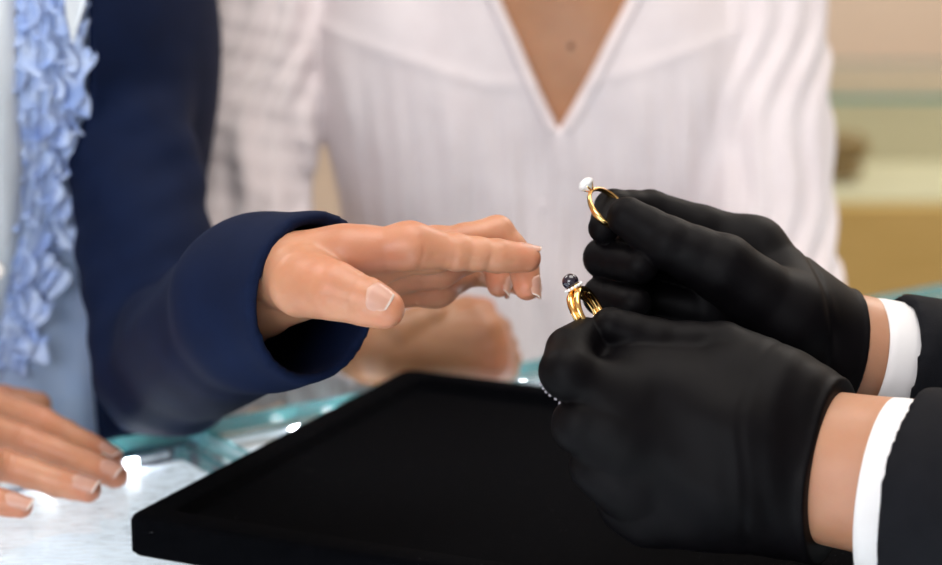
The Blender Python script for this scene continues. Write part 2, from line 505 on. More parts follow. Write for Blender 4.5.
# shirt: cloth over the torso, showing between the jacket fronts
def shirt_fn(p):
    d = torso_n(p, .008)
    w = .0012 * np.sin(p[:, 2] * 62 + p[:, 0] * 40) + .0010 * np.sin(p[:, 0] * 210 + np.sin(p[:, 2] * 23) * 1.5)
    return d + w
me, v = np_mesh('shirt', [surf_net(shirt_fn, np.array([-.55, 1.05, .72]), np.array([.25, 1.7, 1.45]), .004)])
navy_shirt = link('shirt', me, M['shirt'], navy)
def hit(f, px, py, d0=1.0, d1=1.6):
    r = ray(px, py)
    return march(f, CAM + r * d0, r, d1 - d0, 400)
# ruffles: wavy ribbons sewn along the front
def ruffle_strip(cfun, wid, seed, y0, y1, lean):
    n, m = 170, 9
    vs = []
    g = np.random.default_rng(seed); ph = g.uniform(0, 6.28, 6)
    pts = []
    for i in range(n):
        y = y0 + (y1 - y0) * i / (n - 1)
        q = hit(shirt_fn, cfun(y), y)
        pts.append(q if q is not None else pts[-1])
    out = V3(-.1, .1, 1)
    for i in range(n):
        y = y0 + (y1 - y0) * i / (n - 1)
        s = i / (n - 1) * 31
        for j in range(m):
            u = j / (m - 1)
            lat = u * wid * lean + (u ** 1.2) * .0056 * (math.sin(s * 2.3 + ph[0] + math.sin(s * .9 + ph[3])) + .45 * math.sin(s * 4.4 + ph[1]))
            ver = (u ** 1.2) * .0055 * math.sin(s * 2.9 + ph[2] + math.sin(s * .7 + ph[4]) * 1.3)
            hgt = .001 + u * wid * (.62 + .16 * math.sin(s * 1.7 + ph[5])) - .004 * u * u
            vs.append(pts[i] + out * hgt + RT * lat + UP * ver)
    fs = [(i * m + j, i * m + j + 1, (i + 1) * m + j + 1, (i + 1) * m + j) for i in range(n - 1) for j in range(m - 1)]
    return pymesh('ruffle', vs, fs)
def cen(y): return np.interp(y, [-20, 20, 150, 250, 350, 380], [47, 48, 50, 38, 12, 4])
for k, off in enumerate((-20, -9, 0, 9, 18, 26)):
    me = ruffle_strip(lambda y, o=off: cen(y) + o * np.interp(y, [0, 200, 370], [1, .95, .7]), .013, 11 + k, -25, 372, -.55 + .22 * k)
    o = link('ruffle', me, M['ruffle'], navy_shirt)
    so = o.modifiers.new('th', 'SOLIDIFY'); so.thickness = .0007
# placket strip left of the ruffle, with buttons
n = 60; vs = []
for i in range(n):
    y = -25 + 345 * i / (n - 1)
    edge = np.interp(y, [-20, 25, 110, 170, 270, 330], [17, 17, 19, 25, 16, 0])
    for j in range(8):
        x = edge - 46 * j / 7
        q = hit(shirt_fn, x, y)
        bulge = .0115 * math.sin(min(1, j / 2.0) * math.pi / 2) + .001 * math.sin(y * .06 + j)
        vs.append(q - FW * bulge)
fs = [(i * 8 + j, i * 8 + j + 1, (i + 1) * 8 + j + 1, (i + 1) * 8 + j) for i in range(n - 1) for j in range(7)]
me = pymesh('placket', vs, fs)
o = link('placket', me, M['placket'], navy_shirt); o.modifiers.new('th', 'SOLIDIFY').thickness = .001
for y in (271, 130):
    q = hit(shirt_fn, 1 if y > 200 else -12, y) - FW * .0125
    import bmesh
    c = sphere('button', q, .0055, np.stack([RT, UP, FW], 1), (1, 1, .28), 20)
    link('button', c, M['button'], navy_shirt)
# collar blade at the jacket edge
cp = [hit(shirt_fn, x, y) - FW * .012 for x, y in ((70, -30), (99, -30), (91, 12), (80, 48), (74, 20))]
cp = [q - FW * .012 for q in cp]
cp2 = [q + FW * .004 for q in cp]
me = pymesh('collar', cp + cp2, [(0, 1, 2, 3, 4), (9, 8, 7, 6, 5)] + [(i, 5 + i, 5 + (i + 1) % 5, (i + 1) % 5) for i in range(5)], False)
link('collar', me, M['placket'], navy_shirt)

# jacket: torso shell open at the front, two sleeves
cuffC = P(300, 280, .935)
sl_dir = nrm(P(300, 280, .935) - P(170, 322, 1.12))
cuff_ax = nrm(sl_dir * .75 + V3(.9, -.35, .25) * .6)
cuff_pl = P(314, 289, .93)
sx = nrm(np.cross(cuff_ax, UP)); 
def sleeve_noise(p, s=1.0):
    return s * (.0014 * np.sin(p[:, 0] * 75 + p[:, 2] * 95 + 2 * np.sin(p[:, 1] * 31)) + .0008 * np.sin(p[:, 2] * 190 - p[:, 0] * 120 + p[:, 1] * 60))
edge_pt, edge_pt2 = P(90, 200, 1.25), P(-75, 200, 1.2)
edge_n = nrm(np.cross(ray(90, 200), [0, 0, 1.0]))        # points right
edge_n2 = nrm(np.cross(ray(-75, 200), [0, 0, 1.0]))
L_el2 = P(165, 364, 1.175)
def jacket_fn(p):
    d = torso_n(p, .020)
    d = d + .0016 * np.sin(p[:, 0] * 95 + p[:, 2] * 9)
    # front opening
    wob = .004 * np.sin(p[:, 2] * 14)
    op = np.maximum(-(plane(p, edge_pt, edge_n) + wob) * -1, -(plane(p, edge_pt2, edge_n2)))
    op = np.maximum(op, plane(p, nl(0, -.01, 1.1), NY))
    d = smax(d, -op, .004)
    # lapel fold
    arm = smin(cone(p, shL, L_el2, .040, .042), cone(p, L_el2, P(262, 304, .965), .040, .0415), .014)
    arm = smin(arm, cone(p, P(262, 302, .965), cuff_pl + cuff_ax * .02, .042, .0395), .01)
    armR = smin(cone(p, shR, R_elb, .062, .054), cone(p, R_elb, R_w + (R_w - R_elb) * .0, .052, .044), .02)
    arm = np.minimum(arm, armR) + sleeve_noise(p) * np.clip((ball(p, cuff_pl, .05)) / .08, 0.05, 1)
    d = smin(d, arm, .012)
    near = ball(p, cuff_pl, .10)
    hollow = smin(cone(p, P(225, 318, 1.02), P(262, 302, .965), .031, .0355), cone(p, P(262, 302, .965), cuff_pl + cuff_ax * .03, .0355, .0340), .004)
    d = smax(d, -hollow, .002)
    cut = np.maximum(-plane(p, cuff_pl, cuff_ax), near)
    d = smax(d, -cut, .002)
    cutR = np.maximum(-plane(p, R_w + nrm(R_elb - R_w) * .03, nrm(R_w - R_elb)), ball(p, R_w, .12))
    hollowR = cone(p, R_w, R_w + nrm(R_elb - R_w) * .12, .039, .039)
    d = smax(smax(d, -cutR, .002), -hollowR, .002)
    return d
me, v = np_mesh('jacket', [surf_net(jacket_fn, np.array([-.62, .86, .70]), np.array([.30, 1.72, 1.45]), .0030)])
sm = link('jacket', me, M['navy'], navy).modifiers.new('soft', 'SMOOTH'); sm.factor = .5; sm.iterations = 3
tr = surf_net(lambda p: smin(smin(cone(p, nl(.085, 0, .78), nl(.08, 0, .03), .10, .07), cone(p, nl(-.085, 0, .78), nl(-.08, 0, .03), .10, .07), .03), ell(p, nl(0, 0, .80), (.165, .125, .10), NR), .03),
              np.array([-.6, 1.0, 0.0]), np.array([.3, 1.75, .95]), .009)
me, v = np_mesh('trousers', [tr]); link('trousers', me, M['trouser'], navy)

# ================================================================== PERSON IN WHITE BLOUSE
wc = P(531, 150, 1.56); wc[2] = 0
def wl(x, y, z): return wc + np.array([x, y, z])
blouse = empty('person', tuple(wc), 'person in white v-neck gauze blouse standing behind the counter', 'person')
W_idx = jt((478, 317, 1.285, 11), (498, 330, 1.315, 9.0), (500, 348, 1.33, 8), (488, 354, 1.325, 7))
W_mid = jt((487, 331, 1.28, 11), (504, 346, 1.31, 9.0), (503, 360, 1.325, 8), (490, 362, 1.32, 7))
W_rng = jt((492, 347, 1.28, 10.5), (508, 359, 1.305, 8.6), (505, 366, 1.318, 7.8), (494, 366, 1.315, 7))
W_pnk = jt((494, 363, 1.28, 9.5), (507, 369, 1.30, 7.6), (503, 370, 1.31, 7), (495, 370, 1.31, 6.2))
W_thb = jt((400, 332, 1.28, 14), (436, 318, 1.283, 11.5), (466, 311, 1.293, 9.8), (484, 310, 1.298, 8.2))
W_w = P(378, 350, 1.29)
W_elb = P(240, 320, 1.47)
W_palm = [(W_elb, .040, W_w, .023)] + [(W_w + (m[0][0] - W_w) * .12, .019, m[0][0], m[0][1] * 1.05) for m in (W_idx, W_mid, W_rng, W_pnk)]
fW = hand_fn(W_palm, [W_idx, W_mid, W_rng, W_pnk, W_thb], kp=.007, root_r=.014)
lo, hi = bounds(W_idx + W_mid + W_rng + W_pnk + W_thb + [(W_elb, .04)], .006)
handW = surf_net(fW, lo, hi, .0015)
W_shR, W_shL = wl(-.215, .03, 1.31), wl(.165, .03, 1.33)
W_elbL = P(765, 330, 1.50)
W_wL = P(765, 375, 1.37)
def torso_w(p, g=0.0):
    d = ell(p, wl(0, 0, 1.17), (.152 + g, .098 + g, .26 + g))
    d = smin(d, ell(p, wl(0, .005, .86), (.155 + g, .11 + g, .22 + g)), .06)
    for s in (-1, 1):
        d = smin(d, ell(p, wl(s * .072, -.050, 1.115), (.072 + g, .054 + g, .092 + g)), .045)
    d = smin(d, cone(p, wl(-.15, .03, 1.335), wl(.15, .03, 1.335), .050 + g, .050 + g), .05)
    return d
def body_w(p):
    d = torso_w(p)
    d = smin(d, cone(p, wl(0, .02, 1.34), wl(0, .01, 1.50), .055, .05), .03)
    d = smin(d, cone(p, W_shR, W_elb, .045, .036), .03)
    d = smin(d, cone(p, W_shL, W_elbL, .045, .036), .03)
    d = smin(d, cone(p, W_elbL, W_wL, .034, .023), .02)
    d = smin(d, ell(p, W_wL + np.array([-.055, -.01, 0]), (.055, .03, .02)), .015)
    for s in (-1, 1):
        d = smin(d, cone(p, wl(s * .085, 0, .80), wl(s * .08, 0, .05), .08, .04), .04)
    return d
tor = surf_net(body_w, wc + np.array([-.40, -.30, 0]), wc + np.array([.40, .25, 1.56]), .007)
me, v = np_mesh('body', [handW, tor])
tint_attr(me, v, [(W_thb[3][0], .012, .9), (W_idx[0][0], .012, .5), (W_mid[0][0], .012, .5), (W_rng[0][0], .013, .7), (W_pnk[0][0], .014, .8)])
bl_body = link('body', me, M['skin_b'], blouse)
q = hit(body_w, 571, 46, 1.2, 1.7)
mole = sphere('mole', q, .0022, None, (1, .5, 1), 12); link('mole', mole, mat('mole brown', (.12, .05, .03), .6), bl_body)
# blouse solid with a V cut and sleeves
vb = wl(0, 0, 0); vbz = P(560, 134, 1.43)[2]
vx = P(560, 128, 1.43)[0]
slope = (P(622, 0, 1.46)[0] - P(500, 0, 1.46)[0]) / 2 / (P(560, 0, 1.46)[2] - vbz)
def V_cut(p):
    h = p[:, 2] - vbz
    hw = slope * h * (1 + .10 * np.clip(1 - h / .06, 0, 1))
    c = 1 / math.sqrt(1 + slope * slope)
    return (np.abs(p[:, 0] - vx - .03 * h) - hw) * c
sR1, sR2 = W_elb + np.array([0, 0, -.01]), W_w + (W_elb - W_w) * .22
def blouse_fn(p):
    x = p[:, 0] - wc[0]; z = p[:, 2]
    d = torso_w(p, .011)
    yoke = 1.175 - .9 * np.maximum(0, np.abs(x) - .03) ** 1.0 * 0 + .05 * np.clip(np.abs(x) / .15, 0, 1)
    yoke = 1.128 + .30 * np.clip(np.abs(x) - .035, 0, .2)
    below = np.clip((yoke - z) / .05, 0, 1)
    pl = np.sin(x * 330 + 2.2 * np.sin(z * 17) + 1.3 * np.sin(x * 61)) * .0012 + np.sin(x * 150 + 1.6 * np.sin(z * 13 + 1)) * .0016
    d = d + pl * below
    d = d - .0014 * np.exp(-((z - yoke) / .005) ** 2)
    d = d + .0008 * np.sin(x * 90 + z * 55)
    arms = smin(cone(p, W_shR, sR1, .052, .052), cone(p, sR1, sR2, .052, .042), .03)
    arm2 = smin(cone(p, W_shL, W_elbL, .054, .056), cone(p, W_elbL, W_wL, .054, .045), .03)
    arms = np.minimum(arms, arm2)
    fold = np.where(x < 0, .9, .25) * .0032 * np.sin(x * 115 + z * 26 + 1.8 * np.sin(z * 24)) + .0022 * np.sin(x * 270 - z * 60 + 2 * np.sin(z * 47)) + .0004 * np.sin(z * 330 + x * 80) * np.clip(-x * 8 - .4, 0, 1)
    d = smin(d, arms + fold, .016)
    d = d + .0003 * np.sin(z * 900 + x * 300)
    vc = np.maximum(V_cut(p), plane(p, wl(0, -.01, 0), (0, 1, 0)))
    return smax(d, -vc, .002)
me, v = np_mesh('blouse', [surf_net(blouse_fn, wc + np.array([-.42, -.36, .74]), wc + np.array([.42, .25, 1.43]), .0028)])
bl_top = link('blouse', me, M['blouse'], blouse)
# narrow binding along the V
for s in (-1, 1):
    pts = []
    for i in range(40):
        h = .17 * i / 39
        x = vx + .03 * h + s * slope * h * (1 + .10 * max(0, 1 - h / .06)) + s * .003
        o = np.array([x, wc[1] - .35, vbz + h])
        q = march(blouse_fn, o + np.array([s * .003, 0, 0]), (0, 1, 0), .5, 400)
        if q is not None: pts.append(q + np.array([0, -.001, 0]))
    link('neck_binding', tube('neck_binding', pts, .0030, 10), M['blouse'], bl_top)
for py in (205, 300):
    q = hit(blouse_fn, 542, py, 1.2, 1.7)
    link('button', sphere('button', q, .0045, None, (1, .35, 1), 16), M['blouse'], bl_top)
tr = surf_net(lambda p: smin(smin(cone(p, wl(.085, 0, .78), wl(.08, 0, .03), .10, .07), cone(p, wl(-.085, 0, .78), wl(-.08, 0, .03), .10, .07), .03), ell(p, wl(0, 0, .80), (.165, .125, .10)), .03),
              wc + np.array([-.3, -.25, 0.0]), wc + np.array([.3, .25, .95]), .009)
me, v = np_mesh('trousers', [tr]); link('trousers', me, M['trouser'], blouse)

# ================================================================== JEWELLER IN BLACK GLOVES
JC = np.array([.76, .79, 0.0])
jew = empty('person', tuple(JC), 'person in dark suit, white cuffs and black gloves holding up two rings', 'person')
# near (left) hand
A_thb = jt((800, 402, .905, 18), (722, 354, .905, 13.8), (652, 342, .902, 11.6), (611, 327.5, .899, 9.0))
A_idx = jt((622, 405, .884, 15), (568, 372, .878, 12.4), (571, 350, .890, 10.8), (585, 337, .899, 9.0))
A_mid = jt((618, 440, .882, 15), (580, 424, .878, 12.4), (590, 405, .905, 10.8), (640, 405, .915, 9.5))
A_rng = jt((628, 478, .888, 14.5), (598, 466, .886, 12.0), (620, 450, .912, 10.4), (660, 440, .92, 9.3))
A_pnk = jt((648, 512, .896, 13.5), (622, 503, .898, 10.8), (640, 485, .92, 9.4), (672, 475, .926, 8.4))
A_w1, A_w2 = P(822, 432, .898), P(806, 500, .890)
A_palm = [(P(838, 446, .893), .0195, P(770, 405, .895), .021), (P(770, 405, .895), .021, A_idx[0][0], .0155),
          (P(830, 485, .886), .0205, P(740, 440, .885), .0215), (P(740, 440, .885), .0215, A_mid[0][0], .0155),
          (P(830, 496, .886), .0205, P(730, 480, .888), .021), (P(730, 480, .888), .021, A_rng[0][0], .015),
          (P(815, 520, .892), .018, A_pnk[0][0], .014), (P(835, 435, .896), .021, P(740, 372, .905), .0175),
          (P(870, 447, .885), .0195, P(838, 446, .893), .0195), (P(870, 496, .880), .0205, P(830, 496, .886), .0205),
          (P(700, 385, .898), .0165, P(640, 378, .893), .0125), (P(665, 372, .906), .013, P(600, 354, .907), .0115)]
fA0 = hand_fn(A_palm, [A_idx, A_mid, A_rng, A_pnk, A_thb], kp=.016, root_r=.024, kmin=.0025)
armA = nrm(P(900, 474, .876) - P(828, 462, .892))
hemA = P(831, 468, .888)
def fA(p):
    d = fA0(p)
    t = plane(p, hemA, armA)
    d = d + .0003 * np.sin(t * 520 + p[:, 2] * 90) * np.exp(-((t + .016) / .016) ** 2)
    d = d + .0006 * np.exp(-((t + .026 + .004 * np.sin(p[:, 2] * 60)) / .0020) ** 2)
    d = d - .0010 * np.exp(-(t / .0022) ** 2)
    d = d + .0007 * np.sin(p[:, 0] * 130 + p[:, 2] * 170) * np.exp(-((t + .06) / .05) ** 2)
    return smax(d, t, .0018)
lo, hi = bounds(A_thb + A_idx + A_mid + A_rng + A_pnk + [(P(870, 470, .88), .045)], .006)
gA = surf_net(fA, lo, hi, .0010)
# far (right) hand
B_idx = jt((765, 262, .968, 16), (640, 214, .962, 11.2), (606, 211, .958, 9.6), (606, 231, .953, 8.2))
B_idx = jt((752, 252, .975, 16.5), (650, 210, .972, 9.6), (613, 208, .962, 8.8), (604, 228, .950, 7.6))
B_thb = jt((790, 318, .942, 19), (722, 268, .934, 16.0), (668, 243, .934, 12.4), (627, 217, .938, 9.6))
B_mid = jt((745, 285, .978, 15), (650, 255, .980, 11), (604, 258, .958, 9.6), (640, 266, .936, 8.6))
B_rng = jt((740, 318, .978, 15), (645, 298, .980, 10.5), (603, 296, .958, 9.4), (634, 304, .937, 8.4))
B_pnk = jt((738, 345, .975, 13), (655, 335, .975, 9.5), (612, 330, .958, 8.6), (640, 336, .942, 7.8))
B_palm = [(P(880, 337, .967), .0175, P(845, 335, .965), .0175), (P(880, 362, .966), .0180, P(835, 360, .962), .0180), (P(640, 238, .968), .011, P(710, 265, .966), .013), (P(845, 335, .965), .0175, P(790, 305, .965), .020), (P(790, 305, .965), .020, B_idx[0][0], .0165),
          (P(835, 358, .962), .0195, P(790, 330, .962), .021), (P(790, 330, .962), .022, B_mid[0][0], .016),
          (P(790, 330, .962), .022, B_rng[0][0], .016), (P(830, 365, .962), .019, P(770, 360, .965), .019),
          (P(770, 360, .965), .019, B_pnk[0][0], .014), (P(830, 345, .958), .019, P(790, 318, .945), .0195)]
fB0 = hand_fn(B_palm, [B_idx, B_mid, B_rng, B_pnk, B_thb], kp=.014, root_r=.022, kmin=.0008)
armB = nrm(P(905, 355, .971) - P(850, 345, .965))
hemB = P(848, 348, .963)
bn = [(B_mid[3][0], nrm(B_mid[3][0] - B_mid[2][0])), (B_rng[3][0], nrm(B_rng[3][0] - B_rng[2][0]))]
def fB(p):
    d = fB0(p)
    t = plane(p, hemB, armB)
    d = d - .0010 * np.exp(-(t / .0022) ** 2)
    d = d + .0008 * np.exp(-((t + .022 + .005 * np.sin(p[:, 2] * 70)) / .0018) ** 2)
    return smax(d, t, .0018)
lo, hi = bounds(B_thb + B_idx + B_mid + B_rng + B_pnk + [(P(880, 350, .965), .04)], .006)
gB = surf_net(fB, lo, hi, .0010)
me, v = np_mesh('glove', [gA]); gl1 = link('glove', me, M['glove'], jew)
me, v = np_mesh('glove', [gB]); gl2 = link('glove', me, M['glove'], jew)
# pale stitches of the finger seam on the nearer glove
for x, y in ((540.5, 384), (541.5, 388), (543.5, 391.5), (546, 395), (549.5, 398.5), (552.5, 403)):
    for dx in range(0, 14):
        q = hit(fA, x + dx * .7, y, .80, 1.0)
        if q is not None: break
    if q is not None: link('seam_stitch', sphere('seam_stitch', q, .00085, None, (1, 1, 1), 8), M['stitch'], gl1)
# bare wrists and arms, body
J_elA = hemA + armA * .215
J_elB = hemB + armB * .26
J_shA = JC + np.array([.0, -.17, 1.36]); J_shB = JC + np.array([.02, .17, 1.36])
wA = nrm(np.cross(armA, FW))
def wristA(p):
    d = smin(cone(p, P(838, 440, .890), P(838, 440, .890) + armA * .20, .0212, .033), cone(p, P(835, 496, .885), P(835, 496, .885) + armA * .20, .0222, .034), .022)
    d = smin(d, cone(p, hemA - armA * .03, hemA, .014, .018), .02)
    return d
def wristB(p):
    d = smin(cone(p, P(850, 337, .966), P(850, 337, .966) + armB * .24, .0178, .032), cone(p, P(846, 362, .962), P(846, 362, .962) + armB * .24, .0187, .032), .022)
    return smin(d, cone(p, hemB - armB * .02, hemB, .012, .017), .02)
lo = np.minimum(hemA, J_elA) - .06; hi = np.maximum(hemA, J_elA) + .06
lo[0] -= .05
wa = surf_net(wristA, lo, hi, .0013)
lo = np.minimum(hemB, J_elB) - .06; hi = np.maximum(hemB, J_elB) + .06
lo[0] -= .05
wb = surf_net(wristB, lo, hi, .0013)
def torso_j(p, g=0.0):
    d = ell(p, JC + np.array([0, 0, 1.16]), (.115 + g, .175 + g, .28 + g))
    d = smin(d, ell(p, JC + np.array([0, 0, .88]), (.11 + g, .165 + g, .22 + g)), .06)
    return smin(d, cone(p, JC + np.array([0, -.14, 1.36]), JC + np.array([0, .14, 1.36]), .055 + g, .055 + g), .05)
def body_j(p):
    d = torso_j(p)
    d = smin(d, cone(p, JC + np.array([0, 0, 1.38]), JC + np.array([-.01, 0, 1.52]), .06, .055), .03)
    d = smin(d, cone(p, J_shA, J_elA, .05, .036), .03); d = smin(d, cone(p, J_shB, J_elB, .05, .036), .03)
    for s in (-1, 1):
        d = smin(d, cone(p, JC + np.array([0, s * .09, .80]), JC + np.array([0, s * .085, .05]), .085, .045), .04)
    return d
tor = surf_net(body_j, JC + np.array([-.42, -.35, 0]), JC + np.array([.25, .35, 1.58]), .008)
me, v = np_mesh('body', [wa, wb, tor]); tint_attr(me, v, [(P(850, 500, .86), .03, .25)])
link('body', me, M['skin_c'], jew)
# shirt cuffs: rolled bands around the wrists
def cuff_mesh(c0, ax, w, ra, rb, up, thick=.0022):
    """ellipse band: ra along up, rb across"""
    u = nrm(up - ax * (up @ ax)); s = np.cross(ax, u)
    seg = 64
    prof = [(0, 0), (-.0006, .0012), (0, .0022), (.004, .0026), (w, .0026), (w, -.0002), (.004, -.0002)]
    vs = []
    for j in range(seg):
        a = 2 * math.pi * j / seg
        for t, r in prof:
            vs.append(c0 + ax * t + u * math.cos(a) * (ra + r) + s * math.sin(a) * (rb + r))
    m = len(prof)
    fs = [(j * m + i, j * m + (i + 1) % m, ((j + 1) % seg) * m + (i + 1) % m, ((j + 1) % seg) * m + i) for j in range(seg) for i in range(m)]
    me = pymesh('shirt_cuff', vs, fs)
    import bmesh
    bm = bmesh.new(); bm.from_mesh(me); bmesh.ops.recalc_face_normals(bm, faces=bm.faces); bm.to_mesh(me); bm.free()
    return me
upA = nrm(P(850, 395, .89) - P(835, 550, .885))
cA = hemA + armA * .0235 - UP * .0075
link('shirt_cuff', cuff_mesh(cA, armA, .05, .0405, .034, upA), M['cuff'], jew)
upB = nrm(P(865, 305, .965) - P(850, 390, .96))
cB = hemB + armB * .0095 - UP * .0035
link('shirt_cuff', cuff_mesh(cB, armB, .05, .0275, .0255, upB), M['cuff'], jew)
def suit_fn(p):
    d = torso_j(p, .02)
    aA = smin(cone(p, cA + armA * .004, J_elA, .0475, .060), cone(p, J_elA, J_shA, .060, .068), .03)
    aB = smin(cone(p, cB + armB * .004, J_elB, .0328, .046), cone(p, J_elB, J_shB, .046, .064), .03)
    ctA = np.maximum(plane(p, cA + armA * .0125, armA), ball(p, cA, .09))
    ctB = np.maximum(plane(p, cB + armB * .0120, armB), ball(p, cB, .08))
    hA = cone(p, cA, cA + armA * .04, .0425, .0425); hB = cone(p, cB, cB + armB * .04, .0292, .0292)
    nz = sleeve_noise(p, .5)
    aA = smax(smax(aA + nz, -ctA, .002), -hA, .001); aB = smax(smax(aB + nz, -ctB, .002), -hB, .001)
    return smin(d, np.minimum(aA, aB), .012)
me, v = np_mesh('suit_jacket', [surf_net(suit_fn, np.array([.10, .45, .70]), np.array([.98, 1.25, 1.47]), .0028)])
sm = link('suit_jacket', me, M['suit'], jew).modifiers.new('soft', 'SMOOTH'); sm.factor = .5; sm.iterations = 5
tr = surf_net(lambda p: smin(smin(cone(p, JC + np.array([0, .09, .78]), JC + np.array([0, .085, .03]), .10, .07), cone(p, JC + np.array([0, -.09, .78]), JC + np.array([0, -.085, .03]), .10, .07), .03), ell(p, JC + np.array([0, 0, .80]), (.125, .175, .10)), .03),
              JC + np.array([-.25, -.3, 0.0]), JC + np.array([.25, .3, .95]), .009)
me, v = np_mesh('trousers', [tr]); link('trousers', me, M['trouser'], jew)

# ================================================================== RINGS
def ring_frame(top, cen_, tilt_ax):
    up = nrm(top - cen_)
    ax = nrm(tilt_ax - up * (tilt_ax @ up))
    return up, ax, np.cross(up, ax)
# dark-stone ring in the near hand
rc = P(588, 313, .907); rtop = P(574.5, 289, .907)
up, ax, sd = ring_frame(rtop, rc, V3(.85, .50, .50) )
R0 = .0108
ring1 = empty('gold_ring', tuple(rc), 'gold split-band ring with round dark stone, held in the nearer glove', 'ring', 'rings held by the jeweller')
strands = []
for s in (-1, 1):
    pts, rad = [], []
    for i in range(72):
        a = 2 * math.pi * i / 72
        c = math.cos(a)
        off = s * (.0013 + .0008 * max(0, c) ** 2)
        pts.append(rc + R0 * (up * c + sd * math.sin(a)) * (1 + .0) + ax * off)
        rad.append(.00150 + .00030 * max(0, c))
    strands.append(tube('band', pts, rad, 10, True))
bm_ = join_meshes('band', strands)
link('band', bm_, M['gold'], ring1)
setc = rc + up * (R0 + .0016)
RF = np.stack([ax, sd, up], 1)
cup = []
for t, r in ((-.0018, .0014), (-.0008, .0028), (.0004, .0036), (.0012, .0038), (.0018, .0034), (.0014, .0024)):
    cup.append((t, r))
vs = []; seg = 28
for t, r in cup:
    for j in range(seg):
        a = 2 * math.pi * j / seg
        vs.append(setc + up * t + r * (ax * math.cos(a) + sd * math.sin(a)))
fs = [(i * seg + j, i * seg + (j + 1) % seg, (i + 1) * seg + (j + 1) % seg, (i + 1) * seg + j) for i in range(len(cup) - 1) for j in range(seg)]
fs += [tuple(range(seg))[::-1]]
setting = link('setting', pymesh('setting', vs, fs), M['gold'], ring1)
for j in range(14):
    a = 2 * math.pi * j / 14
    q = setc + up * .0009 + .0039 * (ax * math.cos(a) + sd * math.sin(a))
    link('small_diamond', sphere('small_diamond', q, .00085, RF, (1, 1, 1), 8), M['diamond'], setting)
link('dark_stone', sphere('dark_stone', setc + up * .0040, .0038, RF, (1, 1, .95), 28), M['pearl'], ring1)
# pale-stone ring in the far hand
rc = P(607, 208, .946); rtop = P(589.5, 188.5, .946)
up, ax, sd = ring_frame(rtop, rc, V3(.74, .60, .70))
R0 = .0108
ring2 = empty('gold_ring', tuple(rc), 'thin gold ring with brilliant clear stone, held in the farther glove', 'ring', 'rings held by the jeweller')
vs = []; n = 72; prof = 8
for i in range(n):
    a = 2 * math.pi * i / n
    c = math.cos(a)
    w = .0012 + .0007 * (1 - max(0, c)) ; th = .0009
    for j in range(prof):
        b = 2 * math.pi * j / prof
        vs.append(rc + (R0 + th * math.cos(b)) * (up * c + sd * math.sin(a)) + ax * w * math.sin(b))
fs = [(i * prof + j, i * prof + (j + 1) % prof, ((i + 1) % n) * prof + (j + 1) % prof, ((i + 1) % n) * prof + j) for i in range(n) for j in range(prof)]
link('band', pymesh('band', vs, fs), M['gold'], ring2)
RF = np.stack([ax, sd, up], 1)
sc_ = rc + up * (R0 + .0026)
def brilliant(c, r):
    seg = 16; vs = []
    for t, rr, o in ((-.75, .25, 0), (-.10, .95, 0), (.12, 1.0, 0), (.48, .78, .5), (.68, .45, 0)):
        for j in range(seg):
            a = 2 * math.pi * (j + o) / seg
            vs.append(c + up * t * r + r * rr * (ax * math.cos(a) + sd * math.sin(a)))
    fs = [(i * seg + j, i * seg + (j + 1) % seg, (i + 1) * seg + (j + 1) % seg, (i + 1) * seg + j) for i in range(4) for j in range(seg)]
    fs += [tuple(range(seg))[::-1], tuple(range(4 * seg, 5 * seg))]
    return pymesh('clear_stone', vs, fs, False)
link('clear_stone', brilliant(sc_ + up * .0012, .0043), M['diamond'], ring2)
for j in range(6):
    a = 2 * math.pi * j / 6
    dv = ax * math.cos(a) + sd * math.sin(a)
    link('prong', tube('prong', [rc + up * R0 + dv * .0006, sc_ - up * .0008 + dv * .0022, sc_ + up * .0008 + dv * .0035, sc_ + up * .0019 + dv * .0030], [.0006, .0005, .00045, .0005], 8), M['gold'], ring2)

